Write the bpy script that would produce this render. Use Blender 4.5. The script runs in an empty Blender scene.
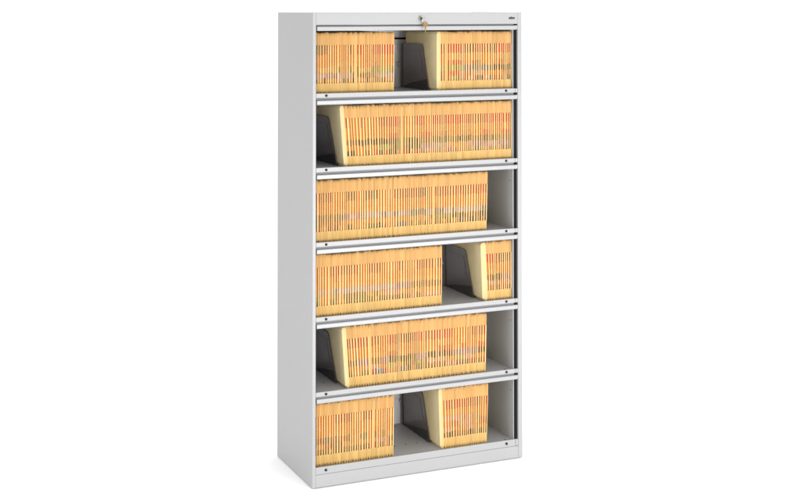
import bpy, bmesh, math, random
from mathutils import Vector, Matrix
R = math.radians
rng = random.Random(11)
scene = bpy.context.scene
COL = scene.collection

# ------------------------------------------------------------------ dimensions (metres; cabinet front-left-bottom corner at the origin)
W, D, H = 0.914, 0.4215, 1.8244
JL, JR = 0.0138, 0.8956                      # inner edges of the two front uprights
LIPS = [1.5120, 1.2257, 0.9390, 0.6526, 0.3660, 0.0795]   # top of each shelf's front lip
LIP_H, GAP, BAR_H = 0.0173, 0.0098, 0.0178
SINK = 0.007                                  # the shelf floor lies this far under the lip's top
HEAD_B = 1.7765                               # lower edge of the header
WALL_L, WALL_R = 0.0185, 0.8795               # inner side walls

# ------------------------------------------------------------------ materials
def nodes(name):
    m = bpy.data.materials.new(name); m.use_nodes = True
    nt = m.node_tree
    return m, nt, nt.nodes['Principled BSDF']

def plain(name, rgb, rough=0.5, metal=0.0, spec=0.5):
    m, nt, b = nodes(name)
    b.inputs['Base Color'].default_value = (*rgb, 1)
    b.inputs['Roughness'].default_value = rough
    b.inputs['Metallic'].default_value = metal
    b.inputs['Specular IOR Level'].default_value = spec
    return m

def textured(name, rgb, var=0.08, scale=(30, 30, 30), rough=0.5, bump=0.0, bscale=900, spec=0.5, metal=0.0, hue=None, rvar=0.0):
    """base colour mottled by noise in object space, with an optional fine bump"""
    m, nt, b = nodes(name)
    L = nt.links.new
    tc = nt.nodes.new('ShaderNodeTexCoord')
    mp = nt.nodes.new('ShaderNodeMapping'); mp.inputs['Scale'].default_value = scale
    L(tc.outputs['Object'], mp.inputs['Vector'])
    nz = nt.nodes.new('ShaderNodeTexNoise'); nz.inputs['Scale'].default_value = 1.0; nz.inputs['Detail'].default_value = 5
    L(mp.outputs['Vector'], nz.inputs['Vector'])
    cr = nt.nodes.new('ShaderNodeValToRGB')
    lo = [c * (1 - var) for c in rgb]; hi = [min(1, c * (1 + var)) for c in rgb]
    if hue: lo = list(hue)
    cr.color_ramp.elements[0].position = 0.3; cr.color_ramp.elements[0].color = (*lo, 1)
    cr.color_ramp.elements[1].position = 0.7; cr.color_ramp.elements[1].color = (*hi, 1)
    L(nz.outputs['Fac'], cr.inputs['Fac'])
    out = cr.outputs['Color']
    if rvar:
        oi = nt.nodes.new('ShaderNodeObjectInfo')
        mr = nt.nodes.new('ShaderNodeMapRange'); mr.inputs['To Min'].default_value = 1 - rvar; mr.inputs['To Max'].default_value = 1 + rvar * .5
        L(oi.outputs['Random'], mr.inputs['Value'])
        hs = nt.nodes.new('ShaderNodeHueSaturation')
        L(out, hs.inputs['Color']); L(mr.outputs['Result'], hs.inputs['Value'])
        out = hs.outputs['Color']
    L(out, b.inputs['Base Color'])
    b.inputs['Roughness'].default_value = rough
    b.inputs['Specular IOR Level'].default_value = spec
    b.inputs['Metallic'].default_value = metal
    if bump:
        n2 = nt.nodes.new('ShaderNodeTexNoise'); n2.inputs['Scale'].default_value = bscale; n2.inputs['Detail'].default_value = 2
        L(tc.outputs['Object'], n2.inputs['Vector'])
        bp = nt.nodes.new('ShaderNodeBump'); bp.inputs['Strength'].default_value = bump; bp.inputs['Distance'].default_value = 0.0004
        L(n2.outputs['Fac'], bp.inputs['Height']); L(bp.outputs['Normal'], b.inputs['Normal'])
    return m

PAINT = textured('light_grey_powder_coat', (0.330, 0.330, 0.334), 0.012, (3, 3, 3), 0.42, 0.12, 700, 0.4)
INNER = textured('grey_inner_paint', (0.375, 0.370, 0.375), 0.02, (4, 4, 4), 0.40, 0.12, 700, 0.4)
FLOOR_P = textured('grey_shelf_paint', (0.405, 0.405, 0.41), 0.02, (5, 5, 5), 0.38, 0.12, 700, 0.4)
BAR_P = textured('pale_grey_door_paint', (0.345, 0.347, 0.356), 0.012, (4, 4, 4), 0.3, 0.06, 700, 0.5)
BACK_P = textured('pale_back_paint', (0.80, 0.80, 0.83), 0.012, (4, 4, 4), 0.4, 0.06, 700, 0.5)
SHADE = plain('gap_shade_grey', (0.19, 0.19, 0.195), 0.6)  # shade in the gap above each door bar, given as a grey
BLACK = plain('black_rubber', (0.012, 0.012, 0.012), 0.6, 0, 0.3)
CHANNEL = plain('dark_channel', (0.010, 0.010, 0.010), 0.8, 0, 0.1)
CHARCOAL = textured('charcoal_enamel', (0.084, 0.068, 0.068), 0.15, (14, 9, 14), 0.28, 0.15, 500, 0.5)
FOOT_SHADE = textured('foot_shade_black', (0.022, 0.019, 0.021), 0.15, (14, 9, 14), 0.45, 0.15, 500, 0.4)  # black for the shade imitated along each divider's foot
NICKEL = plain('nickel', (0.42, 0.39, 0.34), 0.28, 1.0)
BRASS = plain('brass', (0.20, 0.125, 0.045), 0.42, 1.0)
INK = plain('dark_print', (0.03, 0.03, 0.03), 0.5)
COVER = textured('manila_cover', (0.665, 0.565, 0.345), 0.06, (18, 18, 18), 0.85, 0.2, 400, 0.2)
TAB = textured('manila_tab_edge', (0.535, 0.33, 0.125), 0.07, (40, 40, 9), 0.7, 0.2, 500, 0.25, hue=(0.50, 0.262, 0.088), rvar=0.12)
PALE = textured('pale_manila_edge', (0.59, 0.455, 0.225), 0.05, (30, 30, 12), 0.75, 0.2, 500, 0.25)
FOOT_M = textured('manila_lower_edge', (0.545, 0.37, 0.140), 0.07, (40, 40, 9), 0.7, 0.2, 500, 0.25, hue=(0.51, 0.315, 0.105), rvar=0.12)
EDGE = textured('pale_folded_edge', (0.70, 0.53, 0.26), 0.05, (30, 30, 12), 0.75, 0.2, 500, 0.25)
C = {}
for nm, rgb in dict(red=(.80, .13, .06), orange=(.88, .36, .07), amber=(.88, .43, .12), brown=(.44, .22, .08), black=(.15, .10, .05),
                    purple=(.36, .23, .47), lavender=(.58, .46, .58), grey=(.26, .25, .28), green=(.42, .50, .14), pink=(.82, .42, .38),
                    yellow=(.88, .56, .18), blue=(.16, .18, .42), olive=(.36, .29, .08), white=(.85, .80, .66), rust=(.62, .22, .08)).items():
    mx = .24 if nm in ('black', 'grey', 'brown') else .42 if nm in ('lavender', 'pink', 'yellow', 'purple', 'green') else .28
    C[nm] = plain('label_' + nm, tuple(.84 * (c * (1 - mx) + o * mx) for c, o in zip(rgb, (.84, .44, .14))), 0.55, 0, 0.3)
CN = list(C); CI = {n: i for i, n in enumerate(CN)}

# ------------------------------------------------------------------ mesh helpers
def box(bm, x0, x1, y0, y1, z0, z1, mi=0):
    v = [bm.verts.new(p) for p in ((x0, y0, z0), (x1, y0, z0), (x1, y1, z0), (x0, y1, z0), (x0, y0, z1), (x1, y0, z1), (x1, y1, z1), (x0, y1, z1))]
    for f in ((0, 3, 2, 1), (4, 5, 6, 7), (0, 1, 5, 4), (1, 2, 6, 5), (2, 3, 7, 6), (3, 0, 4, 7)):
        fc = bm.faces.new([v[i] for i in f]); fc.material_index = mi

def prism(bm, pts, a0, a1, axis, mi=0, smooth=False):
    """extrude a closed outline along an axis: 'x' takes (y,z) points, 'y' (x,z), 'z' (x,y)"""
    def P(p, a):
        return (a, p[0], p[1]) if axis == 'x' else (p[0], a, p[1]) if axis == 'y' else (p[0], p[1], a)
    A = [bm.verts.new(P(p, a0)) for p in pts]; B = [bm.verts.new(P(p, a1)) for p in pts]
    n = len(pts)
    fs = [bm.faces.new(A), bm.faces.new(B)]
    for i in range(n):
        fs.append(bm.faces.new((A[i], A[(i + 1) % n], B[(i + 1) % n], B[i])))
    for f in fs: f.material_index = mi
    for f in fs[2:]: f.smooth = smooth

def disc(bm, cx, cz, r, y0, y1, n=20, mi=0, axis='y', dome=0.0):
    pts = [(cx + r * math.cos(2 * math.pi * i / n), cz + r * math.sin(2 * math.pi * i / n)) for i in range(n)]
    prism(bm, pts, y0, y1, axis, mi)
    if dome:
        pts = [(cx + r * .62 * math.cos(2 * math.pi * i / n), cz + r * .62 * math.sin(2 * math.pi * i / n)) for i in range(n)]
        prism(bm, pts, y0 - dome, y0, axis, mi)

def torus(bm, c, ra, rb, n=28, k=10, axis='y', mi=0):
    vs = []
    for i in range(n):
        a = 2 * math.pi * i / n
        ring = []
        for j in range(k):
            b = 2 * math.pi * j / k
            rr = ra + rb * math.cos(b); h = rb * math.sin(b)
            p = (rr * math.cos(a), h, rr * math.sin(a)) if axis == 'y' else (h, rr * math.cos(a), rr * math.sin(a))
            ring.append(bm.verts.new(Vector(c) + Vector(p)))
        vs.append(ring)
    for i in range(n):
        for j in range(k):
            f = bm.faces.new((vs[i][j], vs[(i + 1) % n][j], vs[(i + 1) % n][(j + 1) % k], vs[i][(j + 1) % k])); f.smooth = True; f.material_index = mi

def link(name, bm, mats, parent=None, bevel=0.0, seg=2, loc=None):
    bmesh.ops.recalc_face_normals(bm, faces=bm.faces)
    me = bpy.data.meshes.new(name); bm.to_mesh(me); bm.free()
    for m in (mats if isinstance(mats, list) else [mats]): me.materials.append(m)
    o = bpy.data.objects.new(name, me); COL.objects.link(o)
    if parent: o.parent = parent
    if loc: o.location = loc
    if bevel:
        b = o.modifiers.new('edge', 'BEVEL'); b.width = bevel; b.segments = seg; b.limit_method = 'ANGLE'; b.angle_limit = R(40)
        b.harden_normals = False
    return o

def empty(name, loc):
    o = bpy.data.objects.new(name, None); o.empty_display_size = 0.1; COL.objects.link(o); o.location = loc
    return o

def tag(o, label, cat=None, group=None, kind=None):
    o['label'] = label
    if cat: o['category'] = cat
    if group: o['group'] = group
    if kind: o['kind'] = kind
    return o

# ------------------------------------------------------------------ setting
bm = bmesh.new()
v = [bm.verts.new(p) for p in ((-80, -40, 0), (80, -40, 0), (80, 120, 0), (-80, 120, 0))]; bm.faces.new(v)
fl = link('floor', bm, textured('white_studio_floor', (0.95, 0.95, 0.95), 0.004, (0.5, 0.5, 0.5), 0.9, 0, 1, 0.1))
tag(fl, 'seamless white floor under the cabinet', 'floor', kind='structure')

# ------------------------------------------------------------------ cabinet
cab = empty('file_cabinet', (0, 0, 0))
tag(cab, 'tall light grey steel lateral filing cabinet with six open tiers of manila folders', 'filing cabinet')
FOOT = 0.003
def part(name, bm, mats, parent=cab, bevel=0.0, **k): return link(name, bm, mats, parent, bevel, **k)

for s in (0, 1):                                # outer sides: folded sheet with a front return
    bm = bmesh.new()
    if s == 0:
        box(bm, 0, JL, 0, D, FOOT, H)
    else:
        box(bm, JR, W, 0, D, FOOT, H)
    part('side_panel', bm, PAINT, bevel=0.0016, seg=3)
bm = bmesh.new(); box(bm, JL, JR, 0.0160, D - .004, H - 0.016, H - 0.0008); part('top_panel', bm, PAINT, bevel=0.001)
bm = bmesh.new(); box(bm, JL, JR, 0.0006, 0.0155, HEAD_B, H - 0.0004); part('header', bm, PAINT, bevel=0.0012)
bm = bmesh.new(); box(bm, JL, JR, 0.0006, 0.0165, FOOT + .0004, 0.0515); part('base_panel', bm, PAINT, bevel=0.0012)

bk = bmesh.new(); box(bk, JL + .001, JR - .001, 0.4095, D - .001, 0.02, H - 0.018)
back = part('back_panel', bk, BACK_P)

for (x0, x1) in ((JL + .0004, WALL_L), (WALL_R, 0.8830)):       # inner walls: front half and slightly recessed rear half
    bm = bmesh.new()
    box(bm, x0, x1, 0.014, 0.195, 0.056, HEAD_B - .003)
    box(bm, x0 + (.002 if x0 > .5 else 0), x1 - (.002 if x0 < .5 else 0), 0.196, 0.409, 0.056, HEAD_B - .003)
    w = part('inner_wall', bm, INNER, bevel=0.0008)
    xs = WALL_R if x0 > .5 else WALL_L
    sg = -1 if x0 > .5 else 1
    for L in LIPS:
        bm = bmesh.new(); yy, zz = 0.037, L - SINK + 0.1985
        prism(bm, [(yy + .0028 * math.cos(2 * math.pi * i / 12), zz + .0028 * math.sin(2 * math.pi * i / 12)) for i in range(12)], xs + sg * .0006, xs - sg * .001, 'x')
        part('rivet', bm, INK, w)
for (x0, x1) in ((JL + .0003, JL + .0043), (0.8832, JR - .0003)):
    bm = bmesh.new(); box(bm, x0, x1, 0.0105, 0.0135, 0.054, HEAD_B - .0015)
    part('door_channel', bm, CHANNEL)

def bumper(parent, x, z):
    bm = bmesh.new(); disc(bm, x, z, 0.0050, -0.0032, 0.0012, 20, dome=.0012)
    part('bumper', bm, BLACK, parent, bevel=.0006)

for k, L in enumerate(LIPS):
    last = k == 5
    bm = bmesh.new()
    zb = L - (LIP_H if not last else 0.0272)
    # front lip: a hemmed channel
    box(bm, JL + .0003, 0.8826, -0.0004 if not last else 0.0004, 0.0100, zb, L)
    box(bm, 0.8838, JR - .0003, 0.0006, 0.0100, zb + .0004, L - .0006)
    s = part('shelf', bm, PAINT, bevel=0.0016, seg=3)
    bm = bmesh.new()
    box(bm, WALL_L + .0003, WALL_R - .0003, 0.0101, 0.4092, L - SINK - 0.0035, L - SINK)
    part('shelf_floor', bm, FLOOR_P, s)
    for (hx, hy) in ((.10, .146), (.403, .138), (.453, .139), (.503, .139), (.509, .376), (.80, .14), (.84, .30), (.853, .035)):
        bm = bmesh.new()
        prism(bm, [(hx + .0038 * math.cos(2 * math.pi * i / 12), hy + .0038 * math.sin(2 * math.pi * i / 12)) for i in range(12)], L - SINK - .001, L - SINK + .0005, 'z')
        part('hole_disc', bm, INK, s)  # dark disc standing in for an open hole in the floor
    zc = L - .0088 if not last else L - .0125
    bumper(s, 0.0555, zc); bumper(s, 0.8405, zc)

    # the retracted door above this tier: its pull edge shows as the pale bar
    top = (LIPS[k - 1] - LIP_H - GAP) if k else HEAD_B - 0.0058
    z1, z0 = top, top - BAR_H
    d = bmesh.new()
    r = BAR_H / 2
    prof = [(0.016, z1), (0.0062, z1)]
    for i in range(1, 8):
        a = math.pi / 2 + i * math.pi / 2 / 8
        prof.append((0.0062 + .0048 * math.cos(a), z1 - .0048 + .0048 * math.sin(a)))
    prof += [(0.0014, z0 + .0040), (0.0026, z0 + .0012), (0.0052, z0), (0.0085, z0 + .0006), (0.0100, z0 + .0035), (0.016, z0 + .0045)]
    prism(d, prof, JL + .0050, JR - .0035, 'x', smooth=False)
    door = part('door', d, BAR_P)
    d = bmesh.new(); box(d, WALL_L + .003, WALL_R - .003, 0.0162, 0.33, z0 + .0050, z1 - .0012)
    part('door_leaf', d, INNER, door)
    d = bmesh.new()                              # added strip whose dark grey stands in for shade in the gap
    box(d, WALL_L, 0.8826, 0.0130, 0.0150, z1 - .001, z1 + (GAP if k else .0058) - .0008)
    part('gap_shade_strip', d, SHADE, door)
    d = bmesh.new()                              # end clips of the pull edge
    box(d, JR - .0118, JR - .0004, 0.0008, 0.0150, z0 + .0028, z1 - .0005)
    part('end_clip', d, BAR_P, door, bevel=.001)

    # divider rail pressed into the back wall
    d = bmesh.new()
    zr = L + .098
    box(d, WALL_L + .001, WALL_R - .001, 0.4062, 0.4094, zr + .0008, zr + .060)
    box(d, WALL_L + .001, WALL_R - .001, 0.4062, 0.4094, zr - .070, zr - .0012)
    part('back_rail', d, BACK_P, back, bevel=.0006)
    d = bmesh.new(); box(d, WALL_L + .001, WALL_R - .001, 0.4020, 0.4060, L + .196, L + .2035)
    part('slot_strip', d, CHANNEL, back)

# lock
lk = bmesh.new(); LX, LZ = 0.4578, 1.8005
disc(lk, LX, LZ, 0.0098, -0.0042, 0.0012, 32)
torus(lk, (LX, -.0042, LZ), 0.0086, 0.0013)
lock = part('lock', lk, NICKEL, bevel=.0005)
lk = bmesh.new(); disc(lk, LX, LZ, 0.0062, -0.0056, -.0040, 28); part('lock_plug', lk, plain('dark_nickel', (.22, .21, .2), .35, 1.0), lock, bevel=.0004)

# maker's mark: small dark lettering, too small to read in the photograph
bm = bmesh.new()
x = 0.8548
def stroke(a, b, c, d): box(bm, x + a - .0004, x + b + .0004, -0.0002, 0.0008, 1.7965 + c - .0003, 1.7965 + d * 1.25 + .0003)
for a, b, c, d in ((0, .0066, 0, .0060), (.0076, .0088, 0, .0060), (.0088, .0112, .0046, .0060), (.0088, .0112, 0, .0014), (.0112, .0126, 0, .0088), (.0138, .0150, 0, .0060),
                   (.0160, .0172, 0, .0060), (.0172, .0196, .0046, .0060), (.0196, .0208, 0, .0060), (.0218, .0230, .0008, .0056), (.0230, .0252, 0, .0014), (.0230, .0252, .0044, .0058), (.0252, .0264, .0008, .0056)):
    stroke(a, b, c, d)
part('logo', bm, INK)

# the key that hangs from the lock
key = empty('key', (LX, -0.006, LZ))
tag(key, 'small brass key hanging from the lock on the cabinet header', 'key')
bm = bmesh.new()
box(bm, -.0014, .0014, -.013, .0, -.0048, .0048)                 # key blade end that is in the plug
disc(bm, .0005, -.009, .0062, -.0128, -.0112, 24)
part('inserted_key', bm, NICKEL, key, bevel=.0004)
bm = bmesh.new(); torus(bm, (.0035, -.0118, -.0150), .0064, .0008, axis='x'); part('ring', bm, NICKEL, key)
bm = bmesh.new()
KX, KZ = .0115, -.0240
n = 28
outer = [(KX + .0102 * math.cos(2 * math.pi * i / n), KZ + .0110 * math.sin(2 * math.pi * i / n)) for i in range(n)]
inner = [(KX + .0028 * math.cos(2 * math.pi * i / n), KZ + .0045 + .0028 * math.sin(2 * math.pi * i / n)) for i in range(n)]
for y in (-.0125, -.0107):
    A = [bm.verts.new((p[0], y, p[1])) for p in outer]; B = [bm.verts.new((p[0], y, p[1])) for p in inner]
    for i in range(n): bm.faces.new((A[i], A[(i + 1) % n], B[(i + 1) % n], B[i]))
bm.verts.ensure_lookup_table()
for off in (0, n):
    for i in range(n):
        a, b = bm.verts[off + i], bm.verts[off + (i + 1) % n]
        c, d = bm.verts[2 * n + off + (i + 1) % n], bm.verts[2 * n + off + i]
        bm.faces.new((a, b, c, d))
part('bow', bm, BRASS, key)
bm = bmesh.new()
z = KZ - .0094
teeth = [(KX - .0026, z), (KX - .0026, z - .022), (KX - .0005, z - .0245), (KX + .0016, z - .022), (KX + .0006, z - .0195), (KX + .0022, z - .0172), (KX + .0010, z - .0145),
         (KX + .0024, z - .0118), (KX + .0014, z - .009), (KX + .0030, z - .006), (KX + .0030, z)]
prism(bm, teeth, -.0123, -.0109, 'y')
part('blade', bm, BRASS, key)

# ------------------------------------------------------------------ manila folders
PH, PD, YF = 0.241, 0.311, 0.025
NZ0, NZ1, ND = 0.043, 0.192, 0.0098
BANDS = [(0.155, 0.1915), (0.126, 0.1548), (0.106, 0.1258), (0.083, 0.1055), (0.062, 0.0815), (0.0435, 0.0618)]

def folder_geo(bm, bl, p, t, cols, M, mi_front=1, dy=0.0, dh=0.0):
    """one end-tab folder at x 0..p: a lofted body whose front is cut back beside the tab; its colour labels go to the second bmesh"""
    yb = PD; e = p * 0.965
    xm = e - t
    def flush(z, xl, k=0.0): return [(xl, yb, z), (xl, .0042 + k + dy, z), (xm - .0006, .0019 + k + dy, z), (xm, .0010 + k + dy, z), (e, k + dy, z), (e, yb, z)]
    def notch(z): return [(0, yb, z), (0, ND + dy, z), (xm, ND + dy, z), (xm + .0001, .0004 + dy, z), (e, dy, z), (e, yb, z)]
    lev = [flush(0, e * .55, .0030), flush(.0075, e * .38, .0010), flush(.0125, 0)]
    if cols: lev += [flush(NZ0, 0), notch(NZ0), notch(NZ1), flush(NZ1, 0)]
    lev += [flush(PH - .011 + dh, 0), flush(PH - .003 + dh, e * .22, .0016), flush(PH + dh, e * .45, .0045)]
    rows = [[bm.verts.new(M @ Vector(q)) for q in L] for L in lev]
    for li, (a, b) in enumerate(zip(rows, rows[1:])):
        for i in range(6):
            j = (i + 1) % 6
            f = bm.faces.new((a[i], a[j], b[j], b[i]))
            f.material_index = (4 if cols and li == 4 and i == 3 else 3 if li < 3 and mi_front == 1 else mi_front) if i in (1, 2, 3) else 0
    f = bm.faces.new(rows[0][::-1]); f.material_index = 0
    f = bm.faces.new(rows[-1]); f.material_index = 0
    if cols:
        o = .00035
        jit = [0] + [rng.uniform(-.003, .003) for _ in range(5)] + [0]
        for bi, ((z0, z1), c) in enumerate(zip(BANDS, cols)):
            if c is None: continue
            z1 += jit[bi]; z0 += jit[bi + 1]
            a = (xm - o, .0016 + dy); b = (xm - o, ND - o + dy); cc = (.0003, ND - o + dy)
            q = [[bl.verts.new(M @ Vector((*pt, z))) for pt in (a, b, cc)] for z in (z0, z1)]
            for i in range(2):
                f = bl.faces.new((q[0][i], q[0][i + 1], q[1][i + 1], q[1][i])); f.material_index = CI[c]

ONES = 'zeroth first second third fourth fifth sixth seventh eighth ninth tenth eleventh twelfth thirteenth fourteenth fifteenth sixteenth seventeenth eighteenth nineteenth'.split()
TENS = {2: 'twent', 3: 'thirt', 4: 'fort', 5: 'fift', 6: 'sixt', 7: 'sevent', 8: 'eight'}
def ordinal(n):
    if n < 20: return ONES[n]
    return TENS[n // 10] + 'ieth' if n % 10 == 0 else TENS[n // 10] + 'y-' + ONES[n % 10]

def run(u, spec):
    """spec: [(start fraction, [choices])...]"""
    cur = spec[0][1]
    for s, ch in spec:
        if u >= s: cur = ch
    return cur

# name, shelf, x0, x1 (bottoms), count, lean left/right end, pale first folder, place words, six bands of colour runs
BLOCKS = [
 dict(t=0, x0=.0215, x1=.350, n=33, l0=0, l1=.4, pale=0, words="in top shelf's left row", plain=(16,),
      b=[[(0, ['orange', 'rust', 'orange', 'brown']), (.5, ['red', 'red', 'rust', 'orange'])], [(0, ['orange'])], [(0, ['orange', 'amber']), (.75, ['red', 'orange'])],
         [(0, ['olive', 'olive', 'amber', 'yellow']), (.7, ['olive', 'green'])], [(0, ['lavender', 'lavender', 'purple']), (.45, ['brown', 'brown', 'lavender']), (.8, ['pink', 'lavender'])], [(0, ['amber', 'amber', 'brown', 'black', 'pink'])]]),
 dict(t=0, x0=.541, x1=.8787, n=31, l0=0, l1=0, pale=1, words="in top shelf's right row", plain=(3,),
      b=[[(0, ['red', 'rust', 'red']), (.25, ['rust', 'red', 'brown']), (.8, ['red'])], [(0, ['amber', 'yellow', 'orange'])], [(0, ['red', 'red', 'orange']), (.35, ['orange', 'rust'])],
         [(0, ['green', 'green', 'olive']), (.33, ['black', 'black', 'grey'])], [(0, ['red', 'brown', 'rust']), (.3, ['rust', 'pink', 'orange'])], [(0, ['rust', 'brown', 'green']), (.3, ['grey', 'rust', 'pink', 'black'])]]),
 dict(t=1, x0=.141, x1=.8787, n=71, l0=-4.6, l1=0, dec=.22, pale=1, words="in second shelf's row", plain=(22,),
      b=[[(0, ['orange', 'orange', 'rust']), (.15, ['orange', 'red', 'rust']), (.58, ['red', 'red', 'rust'])], [(0, ['orange', 'amber'])], [(0, ['orange']), (.2, ['orange', 'red', 'orange'])],
         [(0, ['black', 'brown', 'black']), (.2, ['black', 'olive', 'brown'])], [(0, ['orange', 'orange', 'red']), (.16, ['green', 'olive']), (.26, ['black', 'brown']), (.42, ['lavender', 'purple', 'lavender']), (.58, ['amber', 'pink']), (.72, ['pink', 'lavender', 'purple'])],
         [(0, ['orange', 'black', 'brown']), (.15, ['red', 'amber', 'black']), (.42, ['purple', 'pink', 'amber']), (.55, ['orange', 'amber', 'purple']), (.72, ['grey', 'green', 'brown', 'pink'])]]),
 dict(t=2, x0=.0215, x1=.762, n=71, l0=0, l1=1.6, pale=0, words="in third shelf's row", plain=(49,),
      b=[[(0, ['orange', 'rust']), (.15, ['brown', 'orange', 'amber', 'brown']), (.45, ['red', 'rust']), (.6, ['orange', 'rust', 'brown']), (.8, ['red', 'red', 'rust'])], [(0, ['orange', 'amber', 'orange'])], [(0, ['orange', 'amber'])],
         [(0, ['black', 'brown', 'olive']), (.13, ['grey', 'olive', 'grey']), (.2, ['purple', 'lavender']), (.35, ['purple', 'grey', 'lavender']), (.5, ['grey', 'lavender']), (.65, ['lavender', 'lavender', 'grey'])],
         [(0, ['brown', 'olive', 'rust']), (.15, ['amber', 'orange']), (.6, ['yellow', 'olive', 'amber']), (.8, ['olive', 'black', 'brown'])], [(0, ['brown', 'amber', 'rust']), (.15, ['amber', 'black', 'olive', 'orange']), (.4, ['orange', 'grey', 'rust']), (.55, ['olive', 'brown', 'amber']), (.85, ['black', 'grey', 'rust'])]]),
 dict(t=3, x0=.0215, x1=.560, n=50, l0=0, l1=.6, pale=0, words="in fourth shelf's left row", plain=(5,),
      b=[[(0, ['orange', 'pink', 'orange', 'rust']), (.13, ['orange', 'amber', 'rust'])], [(0, ['orange', 'amber', 'orange'])], [(0, ['orange', 'amber'])],
         [(0, ['pink', 'lavender', 'amber']), (.13, ['lavender', 'grey', 'lavender']), (.5, ['lavender', 'amber']), (.65, ['purple', 'brown'])], [(0, ['amber', 'green', 'pink']), (.13, ['olive', 'brown', 'grey', 'amber']), (.5, ['amber', 'pink', 'orange'])], [(0, ['amber', 'olive']), (.15, ['brown', 'amber', 'olive']), (.6, ['amber', 'pink', 'brown'])]]),
 dict(t=3, x0=.747, x1=.8787, n=12, l0=-2.2, l1=0, dec=.6, pale=1, words="in fourth shelf's right row", plain=(),
      b=[[(0, ['rust', 'brown', 'red'])], [(0, ['amber', 'orange'])], [(0, ['orange', 'amber'])], [(0, ['purple', 'black', 'brown'])], [(0, ['pink', 'rust', 'orange'])], [(0, ['rust', 'brown', 'amber'])]]),
 dict(t=4, x0=.147, x1=.757, n=57, l0=-4.0, l1=1.2, dec=.3, pale=1, words="in fifth shelf's row", plain=(9,),
      b=[[(0, ['red', 'red', 'orange', 'rust']), (.35, ['rust', 'red', 'brown']), (.55, ['orange', 'rust', 'red'])], [(0, ['orange', 'amber', 'orange'])], [(0, ['orange', 'red', 'amber'])],
         [(0, ['black', 'purple', 'grey', 'brown']), (.3, ['black', 'brown', 'purple'])], [(0, ['orange', 'pink', 'orange']), (.25, ['green', 'yellow', 'orange']), (.4, ['green', 'olive', 'brown']), (.6, ['orange', 'pink', 'green'])], [(0, ['olive', 'amber', 'brown']), (.15, ['red', 'orange', 'blue']), (.35, ['black', 'orange', 'grey']), (.55, ['brown', 'pink', 'grey', 'red'])]]),
 dict(t=5, x0=.0215, x1=.349, n=32, l0=0, l1=.5, pale=0, words="in bottom shelf's left row", plain=(23,),
      b=[[(0, ['orange', 'rust', 'orange']), (.4, ['rust', 'orange', 'amber'])], [(0, ['orange', 'amber'])], [(0, ['orange', 'amber'])],
         [(0, ['brown', 'grey', 'brown', 'rust']), (.45, ['olive', 'amber', 'orange'])], [(0, ['rust', 'brown', 'amber']), (.5, ['amber', 'olive', 'pink'])], [(0, ['brown', 'olive', 'amber']), (.5, ['amber', 'brown'])]]),
 dict(t=5, x0=.555, x1=.761, n=20, l0=-1.8, l1=1.8, dec=.5, pale=1, words="in bottom shelf's right row", plain=(),
      b=[[(0, ['red', 'orange', 'rust'])], [(0, ['orange', 'amber'])], [(0, ['rust', 'orange', 'pink']), (.7, ['green', 'olive', 'orange'])], [(0, ['orange', 'rust', 'pink'])], [(0, ['orange', 'amber', 'pink'])], [(0, ['rust', 'black', 'brown', 'green'])]]),
]

CAM = Vector((-1.79136275, -4.91675261, 1.83844003))
todo = []
for B in BLOCKS:
    n = B['n']
    wts = [rng.uniform(.74, 1.26) for _ in range(n)]
    if B['pale']: wts[0] = 2.2 if B['n'] == 12 else 1.5
    for i in B['plain']: wts[i] *= .8
    if B['t'] == 1:                              # the leaning first folders stand further apart
        for i in range(1, 12): wts[i] *= 1.25
    tot = sum(wts); x = B['x0']
    hold = [None] * 6; left = [0] * 6
    for i in range(n):
        p = (B['x1'] - B['x0']) * wts[i] / tot
        u = i / max(1, n - 1)
        dec = B.get('dec', .25)
        lean = B['l0'] * max(0, 1 - u / dec) + B['l1'] * max(0, 1 - (1 - u) / .3) + rng.uniform(-.12, .12)
        cols = []
        for k in range(6):
            if left[k] <= 0 or hold[k] not in run(u, B['b'][k]):
                hold[k] = rng.choice(run(u, B['b'][k])); left[k] = rng.choice([1, 1, 2, 3, 4, 5]) if k not in (5,) else rng.choice([1, 1, 2])
            left[k] -= 1
            cols.append(hold[k])
        if B['t'] == 3 and B['x0'] < .1 and i == 8: cols = ['red', 'red', 'orange', 'grey', 'grey', 'rust']
        pale = B['pale'] and i == 0
        if pale or i in B['plain']: cols = None
        xc = x + p / 2
        z = LIPS[B['t']] - SINK + .0003
        d = (Vector((xc, YF, z + .12)) - CAM).length
        todo.append(dict(B=B, i=i, x=x, p=p, z=z, lean=lean, cols=cols, pale=pale, size=p / d ** 2 + (9 if i == 0 else 0),
                         t=p * rng.uniform(.20, .33), dy=rng.choice([0, 0, 0, -.002]) + rng.uniform(-.0016, .0016), dh=rng.uniform(-.0032, .0016)))
        x += p
order = sorted(todo, key=lambda q: -q['size'])
keep = set(id(q) for q in order[:300])

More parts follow.
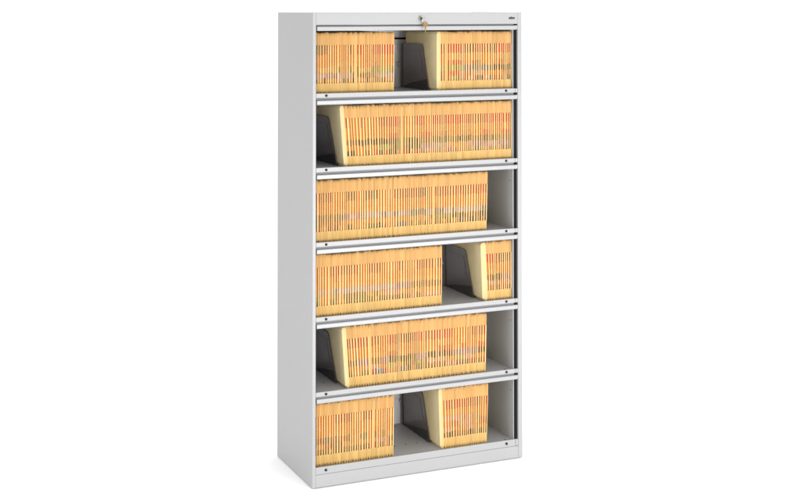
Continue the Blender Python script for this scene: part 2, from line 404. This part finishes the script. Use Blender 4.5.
GROUP = 'manila folders filed upright in the cabinet'
rest_bm, rest_bl = bmesh.new(), bmesh.new()
for q in todo:
    B = q['B']
    rot = Matrix.Rotation(R(q['lean']), 4, 'Y')
    front = 2 if q['pale'] else 1
    if id(q) in keep:
        bm, bl = bmesh.new(), bmesh.new()
        folder_geo(bm, bl, q['p'], q['t'], q['cols'], Matrix.Identity(4), front, q['dy'], q['dh'])
        root = link('file_folder', bm, [COVER, TAB, PALE, FOOT_M, EDGE], None, loc=(q['x'], YF, q['z']))
        root.rotation_euler = (0, R(q['lean']), 0)
        nth = ordinal(q['i'] + 1) + ' from the left ' + B['words']
        if q['pale']: tx = 'blank manila folder showing its pale cover, ' + nth
        elif q['cols'] is None: tx = 'manila folder without colour labels, ' + nth
        else:
            a, b = q['cols'][0], q['cols'][3]
            tx = ('manila folder with %s and %s labels, ' % (a, b) if a != b else 'manila folder with %s labels, ' % a) + nth
        tag(root, tx, 'file folder', GROUP)
        if q['cols']:
            link('color_label', bl, [C[n] for n in CN], root)
        else: bl.free()
    else:
        M = Matrix.Translation((q['x'], YF, q['z'])) @ rot
        folder_geo(rest_bm, rest_bl, q['p'], q['t'], q['cols'], M, front, q['dy'], q['dh'])
rest = link('file_folders', rest_bm, [COVER, TAB, PALE, FOOT_M, EDGE])
tag(rest, 'the thinnest manila folders, scattered through the packed rows on all six shelves', 'file folders', GROUP, 'stuff')
rl = link('color_label', rest_bl, [C[n] for n in CN], rest); rl['kind'] = 'stuff'

# ------------------------------------------------------------------ dividers
def divider(t, x, yb, yf, lean, label):
    z = LIPS[t] - SINK + .0004
    o = empty('shelf_divider', (x, 0, z)); o.rotation_euler = (0, R(lean), 0)
    tag(o, label, 'shelf divider', 'charcoal metal shelf dividers')
    hgt = .190
    yt = yf + .060
    prof = [(yb, 0), (yf + .004, 0), (yf, .004), (yf + .002, .012), (yt - .002, hgt - .012), (yt + .001, hgt - .006), (yt + .008, hgt - .001), (yb - .09, hgt), (yb, hgt - .004)]
    bm = bmesh.new(); prism(bm, prof, -.0022, 0, 'x')
    part('plate', bm, CHARCOAL, o, bevel=.0006)
    bm = bmesh.new()                              # pressed stiffening panel
    prism(bm, [(yb - .045, .068), (yf + .055, .068), (yt + .020, hgt - .030), (yb - .045, hgt - .030)], -.0034, -.0022, 'x')
    part('pressed_panel', bm, CHARCOAL, o, bevel=.0010)
    bm = bmesh.new()                              # black panel along the foot, added to imitate shade on the plate
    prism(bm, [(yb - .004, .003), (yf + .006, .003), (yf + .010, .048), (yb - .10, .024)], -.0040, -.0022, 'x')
    part('foot_shade_panel', bm, FOOT_SHADE, o, bevel=.0008)
    bm = bmesh.new()                              # back hem with a hook into the rail
    box(bm, -.006, -.0023, yb - .012, yb, .002, hgt - .006)
    part('back_hem', bm, CHARCOAL, o, bevel=.0008)
    bm = bmesh.new(); box(bm, -.0095, -.0062, yb - .004, .4058, .092, .104)
    part('hook', bm, BAR_P, o, bevel=.0005)

DV = 'charcoal metal divider '
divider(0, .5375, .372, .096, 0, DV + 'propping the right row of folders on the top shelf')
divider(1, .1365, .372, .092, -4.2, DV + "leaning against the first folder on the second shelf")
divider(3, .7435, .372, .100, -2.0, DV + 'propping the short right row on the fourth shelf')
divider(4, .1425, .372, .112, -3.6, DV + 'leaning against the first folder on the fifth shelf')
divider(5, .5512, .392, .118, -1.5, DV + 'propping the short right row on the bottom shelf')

# ------------------------------------------------------------------ light
w = bpy.data.worlds.new('World'); scene.world = w; w.use_nodes = True
bg = w.node_tree.nodes['Background']; bg.inputs['Color'].default_value = (1, 1, 1, 1); bg.inputs['Strength'].default_value = 1.27

def area(name, loc, target, size, power, color=(1, 1, 1)):
    l = bpy.data.lights.new(name, 'AREA'); l.shape = 'RECTANGLE'; l.size, l.size_y = size; l.energy = power; l.color = color
    o = bpy.data.objects.new(name, l); COL.objects.link(o); o.location = loc
    o.rotation_euler = (Vector(target) - Vector(loc)).to_track_quat('-Z', 'Y').to_euler()
    return o
area('key_lamp', (1.15, -3.3, 0.65), (0.45, 0, 0.6), (1.8, 1.1), 98)
area('fill_lamp', (-2.6, -0.9, 0.55), (0, 0.2, 0.15), (0.9, 0.6), 17)  # added lamp, out of view: lifts the left side's foot and clears floor shadow

# ------------------------------------------------------------------ camera
cd = bpy.data.cameras.new('Camera'); cam = bpy.data.objects.new('Camera', cd); COL.objects.link(cam); scene.camera = cam
f, yaw, pitch, sy = 1355.57317, 0.413575578, 0.0197487236, -17.9285319
fw = Vector((math.sin(yaw) * math.cos(pitch), math.cos(yaw) * math.cos(pitch), math.sin(pitch)))
rt = Vector((math.cos(yaw), -math.sin(yaw), 0)); up = rt.cross(fw)
cam.matrix_world = Matrix(((rt.x, up.x, -fw.x, CAM.x), (rt.y, up.y, -fw.y, CAM.y), (rt.z, up.z, -fw.z, CAM.z), (0, 0, 0, 1)))
cd.sensor_width = 36; cd.lens = f * 36 / 800
cd.shift_y = -(250 - sy) / 800
cd.clip_start = 0.05; cd.clip_end = 500

scene.view_settings.view_transform = 'Standard'; scene.view_settings.look = 'None'
scene.view_settings.exposure = 0; scene.view_settings.gamma = 1
scene.cycles.max_bounces = 12; scene.cycles.diffuse_bounces = 8
